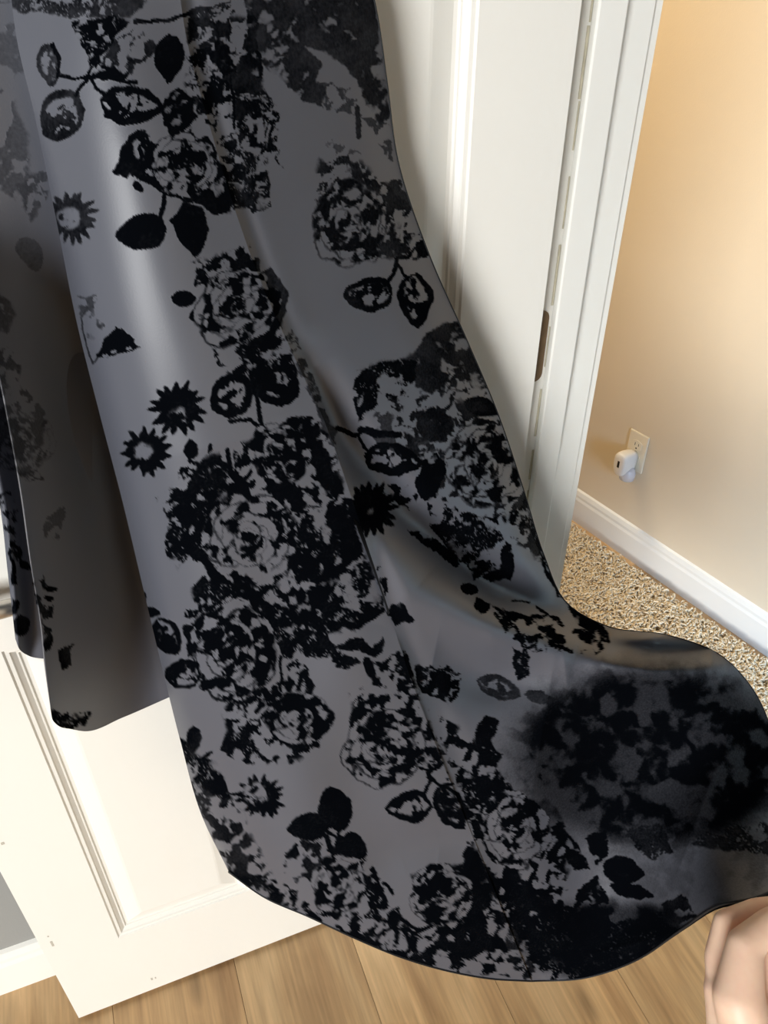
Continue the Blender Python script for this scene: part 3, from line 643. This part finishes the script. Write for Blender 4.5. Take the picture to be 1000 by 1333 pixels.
# filler blossoms and foliage that bind the bouquets together
for pts, dn, vl in (([(372, 640), (430, 630), (470, 700), (500, 780), (470, 820), (400, 830), (370, 760)], 0.66, 1), ([(250, 730), (330, 745), (400, 780), (395, 830), (340, 815), (250, 790)], 0.62, 1),
        ([(330, 1150), (420, 1160), (560, 1215), (640, 1235), (690, 1275), (560, 1265), (440, 1225), (340, 1180)], 0.66, 1), ([(240, 20), (330, 20), (345, 130), (350, 260), (290, 280), (245, 200)], 0.52, 0.9),
        ([(465, 480), (560, 450), (640, 500), (690, 620), (715, 740), (690, 720), (640, 690), (560, 660), (520, 570)], 0.50, 0.85), ([(215, 640), (280, 590), (350, 560), (430, 560), (450, 650), (380, 680), (260, 740), (225, 730)], 0.55, 1),
        ([(570, 930), (620, 960), (680, 1040), (740, 1080), (740, 1200), (690, 1260), (640, 1160), (600, 1050)], 0.55, 1), ([(290, 900), (400, 880), (425, 960), (390, 990), (300, 1000)], 0.40, 1), ([(240, 960), (290, 1010), (330, 1090), (360, 1150), (310, 1140), (262, 1060)], 0.60, 0.9),
        ([(410, 210), (470, 210), (540, 270), (560, 335), (500, 340), (425, 330)], 0.55, 0.85), ([(250, 340), (330, 320), (380, 460), (385, 510), (300, 500), (280, 440)], 0.48, 1), ([(455, 900), (540, 880), (575, 980), (540, 1015), (480, 1010)], 0.50, 1),
        ([(535, 1140), (610, 1120), (650, 1180), (660, 1260), (560, 1255)], 0.60, 1)):
    poly(pts, dn, vl, 10)
rose(326, 702, 60, 20, 1, 0.50, 0.95); rose(302, 848, 62, 100, 1, 0.74, 0.88); rose(636, 606, 54, 40, 0.9, 0.70, 0.95); rose(672, 1080, 50, 60, 1, 0.62, 0.85)
rose(455, 290, 46, 15, 0.85, 0.70, 1.15); rose(500, 975, 46, 70, 1, 0.68, 1.1); rose(240, 215, 42, 30, 1, 0.74, 0.9); rose(575, 1165, 40, 10, 1, 0.78, 0.95); rose(440, 1150, 36, 80, 1, 0.80, 0.95); rose(310, 400, 44, 60, 1, 0.62, 1.3)
rose(365, 590, 40, 40, 1, 0.78, 0.9); rose(390, 935, 40, 0, 1, 0.80, 0.8)
# repeats of the same bouquets higher up and round the side of the skirt
for (cx, cy, r) in ((60, -90, 60), (260, -120, 70), (420, -150, 60), (160, -230, 60), (340, -300, 60)):
    rose(cx, cy, r, cx, 0.9, 0.62); leaf(cx + r, cy + 20, 60, 40, 20); leaf(cx - r, cy - 10, 56, 40, 170); poly([(cx - r, cy + 30), (cx, cy + r), (cx + r, cy + 40), (cx + 20, cy + 20)], 0.6)

def sample_flock(x, y):
    xi = np.clip(np.round(x - PX0).astype(int), 0, PWD - 1); yi = np.clip(np.round(y - PY0).astype(int), 0, PHT - 1); return FLK[yi, xi]

# second drawing for the side layers
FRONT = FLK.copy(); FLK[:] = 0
poly([(-40, 380), (0, 378), (18, 395), (22, 410), (10, 435), (-40, 440)], 0.9, 0.6, 6)
poly([(-40, 150), (10, 110), (35, 170), (40, 230), (20, 260), (-30, 230)], 0.55, 0.55, 8, True); poly([(20, 240), (60, 215), (62, 260), (40, 290)], 0.7, 0.6, 6)
poly([(-40, 40), (25, 30), (40, 90), (10, 110), (-40, 100)], 0.5, 0.5, 8, True); leaf(40, 330, 50, 30, 60, 0.5)
poly([(-40, 455), (10, 452), (30, 470), (25, 500), (-20, 500)], 0.8, 0.6, 6)
rose(30, 575, 40, 10, 0.65, 0.6, 0.9, 2.4); poly([(-20, 500), (30, 500), (60, 540), (55, 600), (30, 625), (-10, 600)], 0.5, 0.6, 5)
poly([(22, 612), (50, 610), (60, 630), (40, 628)], 0.9, 0.7); poly([(-5, 640), (12, 640), (25, 665), (20, 700), (3, 690)], 0.66, 0.85); leaf(22, 718, 30, 16, 80, 0.9, 0.8)
leaf(33, 735, 20, 12, 30, 0.9); poly([(12, 700), (18, 710), (22, 760), (14, 760)], 0.7); leaf(27, 815, 28, 24, 90, 0.9); poly([(14, 780), (22, 782), (24, 800), (16, 800)], 1, 0.9)
poly([(40, 740), (56, 745), (70, 790), (68, 820), (58, 840), (50, 800)], 0.55, 0.9); leaf(67, 766, 16, 8, 10); leaf(64, 778, 12, 8, 10); poly([(75, 850), (95, 835), (90, 870), (78, 872)], 1, 0.9)
poly([(55, 700), (80, 700), (85, 660), (60, 670)], 0.6, 0.6); poly([(60, 920), (85, 925), (120, 928), (110, 955), (70, 950)], 0.86, 0.9); leaf(62, 835, 24, 12, 100, 0.9)
for cy in (-60, -200): rose(10, cy, 60, cy, 0.6, 0.6)
SIDE = FLK.copy()

# ---- satin with flock
def satin_material():
    m, nt, b = mat('flocked_satin')
    at = nt.nodes.new('ShaderNodeAttribute'); at.attribute_name = 'flock'
    tc = nt.nodes.new('ShaderNodeTexCoord')
    n = nt.nodes.new('ShaderNodeTexNoise'); n.inputs['Scale'].default_value = 420; n.inputs['Detail'].default_value = 3
    nt.links.new(tc.outputs['Object'], n.inputs['Vector'])
    mr = nt.nodes.new('ShaderNodeMapRange'); mr.inputs['From Min'].default_value = 0.3; mr.inputs['From Max'].default_value = 0.7
    mr.inputs['To Min'].default_value = -0.045; mr.inputs['To Max'].default_value = 0.045
    nt.links.new(n.outputs['Fac'], mr.inputs['Value'])
    ad = nt.nodes.new('ShaderNodeMath'); ad.operation = 'ADD'; nt.links.new(at.outputs['Fac'], ad.inputs[0]); nt.links.new(mr.outputs[0], ad.inputs[1])
    rp = nt.nodes.new('ShaderNodeMapRange'); rp.interpolation_type = 'SMOOTHSTEP'; rp.inputs['From Min'].default_value = 0.05; rp.inputs['From Max'].default_value = 0.92
    nt.links.new(ad.outputs[0], rp.inputs['Value'])
    mx = nt.nodes.new('ShaderNodeMix'); mx.data_type = 'RGBA'
    mx.inputs['A'].default_value = (0.080, 0.085, 0.106, 1); mx.inputs['B'].default_value = (0.0016, 0.0020, 0.0030, 1)
    nt.links.new(rp.outputs[0], mx.inputs['Factor']); nt.links.new(mx.outputs['Result'], b.inputs['Base Color'])
    ro = nt.nodes.new('ShaderNodeMapRange'); ro.inputs['To Min'].default_value = 0.48; ro.inputs['To Max'].default_value = 0.85
    nt.links.new(rp.outputs[0], ro.inputs['Value']); nt.links.new(ro.outputs[0], b.inputs['Roughness'])
    so_ = nt.nodes.new('ShaderNodeMapRange'); so_.inputs['To Min'].default_value = 0.65; so_.inputs['To Max'].default_value = 0.0
    nt.links.new(rp.outputs[0], so_.inputs['Value']); nt.links.new(so_.outputs[0], b.inputs['Specular IOR Level'])
    n2 = nt.nodes.new('ShaderNodeTexNoise'); n2.inputs['Scale'].default_value = 900; n2.inputs['Detail'].default_value = 2
    nt.links.new(tc.outputs['Object'], n2.inputs['Vector'])
    a2 = nt.nodes.new('ShaderNodeMath'); a2.operation = 'MULTIPLY_ADD'; a2.inputs[1].default_value = 0.25
    nt.links.new(n2.outputs['Fac'], a2.inputs[0]); nt.links.new(rp.outputs[0], a2.inputs[2])
    bp = nt.nodes.new('ShaderNodeBump'); bp.inputs['Strength'].default_value = 0.35; bp.inputs['Distance'].default_value = 0.0006
    nt.links.new(a2.outputs[0], bp.inputs['Height']); nt.links.new(bp.outputs['Normal'], b.inputs['Normal'])
    return m
M_satin = satin_material()
M_lining = simple('black_lining', (0.012, 0.013, 0.015), 0.6, 0.3)

# ---- cloth surfaces: control points are (pattern x, pattern y, distance in front of the door)
def spline(cps, n_):
    P = np.array(cps, float); d = np.r_[0, np.cumsum(np.hypot(np.diff(P[:, 0]), np.diff(P[:, 1])))]
    T = np.gradient(P, d, axis=0)
    q = np.linspace(0, d[-1], n_); i = np.clip(np.searchsorted(d, q, side='right') - 1, 0, len(d) - 2)
    h_ = (d[i + 1] - d[i])[:, None]; t = (q[:, None] - d[i][:, None]) / h_
    return (2 * t**3 - 3 * t**2 + 1) * P[i] + (t**3 - 2 * t**2 + t) * h_ * T[i] + (-2 * t**3 + 3 * t**2) * P[i + 1] + (t**3 - t**2) * h_ * T[i + 1]
def coons(top, bot, lef, rig, nu, nv):
    c0, c1, d0, d1 = spline(top, nu), spline(bot, nu), spline(lef, nv), spline(rig, nv)
    u = np.linspace(0, 1, nu)[None, :, None]; v = np.linspace(0, 1, nv)[:, None, None]
    return (1 - v) * c0[None] + v * c1[None] + (1 - u) * d0[:, None] + u * d1[:, None] - ((1 - u) * (1 - v) * c0[0] + u * (1 - v) * c0[-1] + (1 - u) * v * c1[0] + u * v * c1[-1])
def lift(g):
    a = g[..., 0] - 500; bq = 666.5 - g[..., 1]; yy = F * cp + bq * sp; zz = -F * sp + bq * cp
    rx = a * Dv[0] + yy * Dv[1]; ry = a * Nv[0] + yy * Nv[1]; s = (DY - g[..., 2]) / ry
    return np.stack([rx * s, ry * s, zz * s + H], -1)
def fold(g, line, amp, wd, side=None):
    """raise (or sink) the cloth along a polyline"""
    p = np.array(line, float); X, Y = g[..., 0], g[..., 1]; d2 = np.full(X.shape, 1e9); am = np.zeros_like(X); n_ = len(p) - 1
    for i in range(n_):
        x0, y0 = p[i]; ex, ey = p[i + 1] - p[i]; t = np.clip(((X - x0) * ex + (Y - y0) * ey) / (ex * ex + ey * ey), 0, 1)
        dd = (X - x0 - t * ex) ** 2 + (Y - y0 - t * ey) ** 2; k = dd < d2; d2 = np.where(k, dd, d2); s = (i + t) / n_; am = np.where(k, np.sin(np.pi * np.clip(s, 0.02, 0.98)) ** 0.6, am)
    g[..., 2] += amp * am * np.exp(-d2 / (wd * wd))
def quads(nv, nu):
    idx = np.arange(nv * nu).reshape(nv, nu)
    return np.stack([idx[:-1, :-1], idx[1:, :-1], idx[1:, 1:], idx[:-1, 1:]], -1).reshape(-1, 4)
def cloth(name, g, table, parent, m=None):
    P = lift(g); nv, nu = g.shape[:2]
    me = mesh_quads(name, P.reshape(-1, 3), quads(nv, nu))
    a = me.attributes.new('flock', 'FLOAT', 'POINT')
    xi = np.clip(np.round(g[..., 0] - PX0).astype(int), 0, PWD - 1); yi = np.clip(np.round(g[..., 1] - PY0).astype(int), 0, PHT - 1)
    a.data.foreach_set('value', np.ascontiguousarray(table[yi, xi], dtype=np.float32).ravel())
    return link(name, me, m or M_satin, parent), P
gown = empty('evening_gown', (0, 0, 0))
tag(gown, 'dark grey satin gown with black flocked roses hanging on the white door', 'gown')

TOPZ = -330
Lc = [(50, -330, 0.050), (12, -100, 0.080), (20, 40, 0.095), (45, 150, 0.110), (72, 280, 0.125), (100, 420, 0.140), (130, 540, 0.150), (160, 655, 0.155), (185, 760, 0.160), (210, 865, 0.162), (235, 965, 0.164), (262, 1060, 0.164), (298, 1135, 0.165)]
Sc = [(215, -330, 0.080), (225, -100, 0.115), (245, 60, 0.130), (272, 160, 0.140), (305, 270, 0.150), (345, 380, 0.160), (388, 475, 0.170), (425, 555, 0.178), (455, 640, 0.186), (480, 715, 0.192), (505, 790, 0.200), (532, 875, 0.210), (560, 950, 0.222), (592, 1032, 0.240), (625, 1112, 0.262), (658, 1195, 0.290), (692, 1277, 0.320)]
Rc = [(360, -330, 0.045), (458, -100, 0.045), (487, 0, 0.046), (504, 110, 0.048), (517, 205, 0.050), (556, 325, 0.055), (610, 448, 0.060), (648, 538, 0.066), (684, 645, 0.075), (708, 722, 0.085), (738, 785, 0.105), (790, 815, 0.135), (870, 827, 0.170), (938, 853, 0.205), (982, 900, 0.240), (1008, 960, 0.275), (1032, 1050, 0.345), (1046, 1140, 0.430)]
topA = [(50, -330, 0.050), (130, -335, 0.075), (215, -330, 0.080)]
topB = [(215, -330, 0.080), (290, -335, 0.070), (360, -330, 0.045)]
hemA = [(298, 1135, 0.165), (345, 1168, 0.185), (400, 1192, 0.215), (460, 1220, 0.240), (520, 1245, 0.262), (580, 1263, 0.283), (640, 1274, 0.303), (692, 1277, 0.320)]
hemB = [(692, 1277, 0.320), (760, 1273, 0.345), (830, 1249, 0.375), (890, 1208, 0.405), (930, 1181, 0.425), (985, 1168, 0.440), (1046, 1140, 0.430)]
gA = coons(topA, hemA, Lc, Sc, 190, 720)
gB = coons(topB, hemB, Sc, Rc, 240, 820)
# left edge rolls back towards the door, soft waves across the front panel
u = np.linspace(0, 1, gA.shape[1])[None, :]; v = np.linspace(0, 1, gA.shape[0])[:, None]
gA[..., 2] += 0.018 * np.sin(np.pi * u) * sm(v * 3) - 0.030 * np.exp(-u / 0.045) * sm((v - 0.25) * 4)
fold(gA, [(300, 560), (360, 800), (450, 1000), (520, 1200)], -0.012, 60); fold(gA, [(470, 800), (430, 920), (400, 1080)], 0.006, 50)
fold(gA, [(470, 1130), (520, 1105), (570, 1095), (620, 1110)], -0.006, 34); fold(gA, [(250, 1000), (290, 1090), (340, 1160)], -0.012, 35)
# right panel: ridge side, diagonal pull folds, train
u = np.linspace(0, 1, gB.shape[1])[None, :]
gB[..., 2] -= 0.004 * (np.exp(-((u - 0.05) / 0.06) ** 2))
fold(gB, [(400, 470), (440, 560), (525, 672), (640, 765), (720, 812), (800, 842)], -0.036, 28)
fold(gB, [(470, 650), (540, 770), (640, 815), (760, 845)], 0.028, 40)
fold(gB, [(560, 865), (640, 880), (740, 870)], -0.020, 40)
fold(gB, [(770, 838), (850, 850), (930, 852)], -0.018, 14); fold(gB, [(780, 862), (850, 872), (950, 868)], 0.016, 16)
fold(gB, [(640, 600), (690, 720), (740, 800)], 0.012, 26)
fold(gB, [(700, 960), (820, 980), (930, 1020)], -0.030, 90); fold(gB, [(720, 1000), (770, 1130), (800, 1240)], -0.014, 60)
oA, PA = cloth('front_panel', gA, FRONT, gown)
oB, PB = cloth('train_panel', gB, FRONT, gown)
# side layers: each is a strip from its own edge back to behind the front panel
def side_layer(name, left, right, bottom, prof, nu, nv):
    top = [left[0], tuple((np.array(left[0]) + np.array(right[0])) / 2), right[0]]
    g = coons(top, bottom, left, right, nu, nv); u = np.linspace(0, 1, nu)[None, :]; v = np.linspace(0, 1, nv)[:, None]
    g[..., 2] = np.maximum(prof(u, v, g[..., 2]), 0.006); return cloth(name, g, SIDE, gown)
left1 = [(30, -330, 0.030), (-60, -60, 0.045), (-62, 300, 0.050), (-24, 560, 0.068), (0, 660, 0.074), (10, 745, 0.074), (20, 832, 0.072)]
right1 = [(110, -330, 0.030), (110, -60, 0.030), (110, 300, 0.025), (120, 560, 0.022), (120, 700, 0.020), (120, 800, 0.020), (110, 866, 0.018)]
bot1 = [(20, 832, 0.072), (26, 846, 0.070), (38, 854, 0.046), (60, 858, 0.040), (110, 866, 0.018)]
side_layer('back_panel', left1, right1, bot1, lambda u, v, q: q + 0.010 * np.sin(np.pi * u) * v, 70, 420)
left2 = [(30, -330, 0.045), (-50, -60, 0.070), (-44, 200, 0.085), (-20, 400, 0.095), (8, 540, 0.095), (26, 640, 0.092), (38, 725, 0.090), (52, 810, 0.085), (57, 860, 0.085), (66, 925, 0.085)]
right2 = [(90, -330, 0.045), (80, -60, 0.076), (130, 200, 0.080), (170, 400, 0.070), (215, 560, 0.045), (250, 700, 0.026), (280, 810, 0.022), (290, 860, 0.020), (296, 874, 0.018)]
bot2 = [(66, 925, 0.085), (69, 938, 0.085), (78, 946, 0.082), (92, 949, 0.078), (111, 952, 0.070), (160, 934, 0.048), (215, 910, 0.030), (296, 874, 0.018)]
side_layer('side_panel', left2, right2, bot2, lambda u, v, q: q * (1 - sm((v - 0.44) / 0.30)) + sm((v - 0.44) / 0.30) * (0.007 + 0.165 * (1.0 - np.clip((u - 0.05) / 0.60, 0, 1)) ** 1.8 - 0.03 * np.exp(-u / 0.03)), 120, 480)
# lining just behind the front panels, and the turned hem along the edge
for nm, P in (('lining', PA), ('lining', PB)):
    Q = P[::10, ::8]; Q = np.concatenate([Q, P[-1:, ::8]], 0) if (P.shape[0] - 1) % 10 else Q
    Q = np.concatenate([Q, np.concatenate([P[::10, -1:], P[-1:, -1:]], 0)[:Q.shape[0]]], 1)
    tu = np.gradient(Q, axis=1); tv = np.gradient(Q, axis=0); nn = np.cross(tu, tv); nn /= np.linalg.norm(nn, axis=-1, keepdims=True) + 1e-12
    camp = np.array([0, 0, H]); sgn = np.sign(((Q - camp) * nn).sum(-1, keepdims=True))
    Q = Q + nn * sgn * 0.0045
    link(nm, mesh_quads('lining', Q.reshape(-1, 3), quads(Q.shape[0], Q.shape[1])), M_lining, gown)
hem_pts = np.concatenate([PA[-1, ::4], PB[-1, ::4]], 0)
bm_obj('hem', tube([tuple(p) for p in hem_pts], 0.0013, 6), M_lining, gown, True)
bm_obj('side_seam', tube([tuple(p) for p in PB[60::6, -1]], 0.0008, 6), M_lining, gown, True)
# fitted bodice above the skirt, on the door
bm = bmesh.new(); top_row = np.concatenate([PA[0, ::10], PB[0, ::10]], 0)
cx_ = (top_row[0, 0] + top_row[-1, 0]) / 2; wid = (top_row[-1, 0] - top_row[0, 0]) / 2; z0 = top_row[:, 2].mean()
rings = []
for dz, k, dep in ((-0.01, 1.0, 0.075), (0.05, 0.96, 0.07), (0.12, 1.02, 0.075), (0.20, 1.12, 0.085), (0.26, 1.15, 0.08)):
    zz = min(z0 + dz, 2.02)
    rings.append([bm.verts.new((cx_ + wid * k * math.cos(a), DY - 0.004 - dep * math.sin(a), zz + (0.015 * math.cos(2 * a) if dz > 0.25 else 0))) for a in np.linspace(0, math.pi, 21)])
for a, b_ in zip(rings, rings[1:]):
    for i in range(20): bm.faces.new((a[i], a[i + 1], b_[i + 1], b_[i]))
bm_obj('bodice', bm, M_satin, gown, True)

# ------------------------------------------------------------------ hand holding the hem
m, nt, b = mat('skin'); M_skin = m
tc = nt.nodes.new('ShaderNodeTexCoord'); n = nt.nodes.new('ShaderNodeTexNoise'); n.inputs['Scale'].default_value = 45; n.inputs['Detail'].default_value = 4
nt.links.new(tc.outputs['Object'], n.inputs['Vector'])
rp = nt.nodes.new('ShaderNodeValToRGB'); e = rp.color_ramp.elements
e[0].position = 0.3; e[0].color = (0.85, 0.55, 0.40, 1); e[1].position = 0.7; e[1].color = (0.92, 0.65, 0.47, 1)
nt.links.new(n.outputs['Fac'], rp.inputs['Fac']); nt.links.new(rp.outputs['Color'], b.inputs['Base Color'])
b.inputs['Roughness'].default_value = 0.5; b.inputs['Subsurface Weight'].default_value = 0.15; b.inputs['Subsurface Radius'].default_value = (0.01, 0.004, 0.002); b.inputs['Subsurface Scale'].default_value = 0.5
hb = bmesh.new()
def limb(chain):
    """chain of (px, py, depth, radius)"""
    P = [(at_depth(x, y, d), r) for x, y, d, r in chain]
    for (p, r) in P: bmesh.ops.create_icosphere(hb, subdivisions=3, radius=r, matrix=Matrix.Translation(p))
    for (p, r), (q, s) in zip(P, P[1:]):
        t = tube([p, q], [r, s], 20); me = bpy.data.meshes.new('t'); t.to_mesh(me); t.free(); hb.from_mesh(me); bpy.data.meshes.remove(me)
limb([(1190, 1980, 0.50, 0.042), (1110, 1750, 0.57, 0.040), (1030, 1500, 0.66, 0.032), (1000, 1420, 0.69, 0.030)])       # forearm, wrist
limb([(1000, 1420, 0.69, 0.030), (960, 1345, 0.705, 0.027), (943, 1290, 0.715, 0.0185)])                                 # index side of the palm
limb([(1020, 1400, 0.70, 0.030), (1005, 1310, 0.705, 0.027), (1000, 1250, 0.715, 0.018)])
limb([(1050, 1380, 0.70, 0.030), (1038, 1290, 0.705, 0.026), (1020, 1235, 0.715, 0.016)])
limb([(1015, 1420, 0.70, 0.028), (1010, 1330, 0.725, 0.026), (1010, 1270, 0.74, 0.022)])
limb([(1030, 1420, 0.70, 0.027), (1060, 1330, 0.735, 0.024), (1055, 1270, 0.75, 0.019)])
limb([(941, 1285, 0.717, 0.0150), (936, 1245, 0.727, 0.0132), (943, 1199, 0.735, 0.0103), (985, 1183, 0.737, 0.0100), (1028, 1176, 0.735, 0.0086)])   # index finger, bent
limb([(1010, 1270, 0.74, 0.0130), (985, 1215, 0.752, 0.0100), (1012, 1196, 0.755, 0.0095), (1052, 1204, 0.752, 0.0085)])
limb([(1040, 1270, 0.745, 0.0125), (1035, 1222, 0.757, 0.0095), (1062, 1212, 0.757, 0.0090), (1090, 1228, 0.75, 0.0080)])
limb([(1065, 1275, 0.75, 0.0115), (1072, 1240, 0.757, 0.0085), (1096, 1238, 0.752, 0.0078), (1112, 1254, 0.745, 0.0070)])
limb([(985, 1380, 0.685, 0.026), (962, 1300, 0.690, 0.0225), (970, 1231, 0.701, 0.0160), (1004, 1200, 0.708, 0.0128), (1040, 1182, 0.712, 0.0100)])    # thumb on top
me = bpy.data.meshes.new('person'); hb.to_mesh(me); hb.free()
person = link('person', me, M_skin)
rm = person.modifiers.new('join', 'REMESH'); rm.mode = 'VOXEL'; rm.voxel_size = 0.0022; rm.use_smooth_shade = True
smm = person.modifiers.new('smooth', 'SMOOTH'); smm.factor = 0.5; smm.iterations = 16
tag(person, 'bare hand of a person holding up the gown hem', 'person')
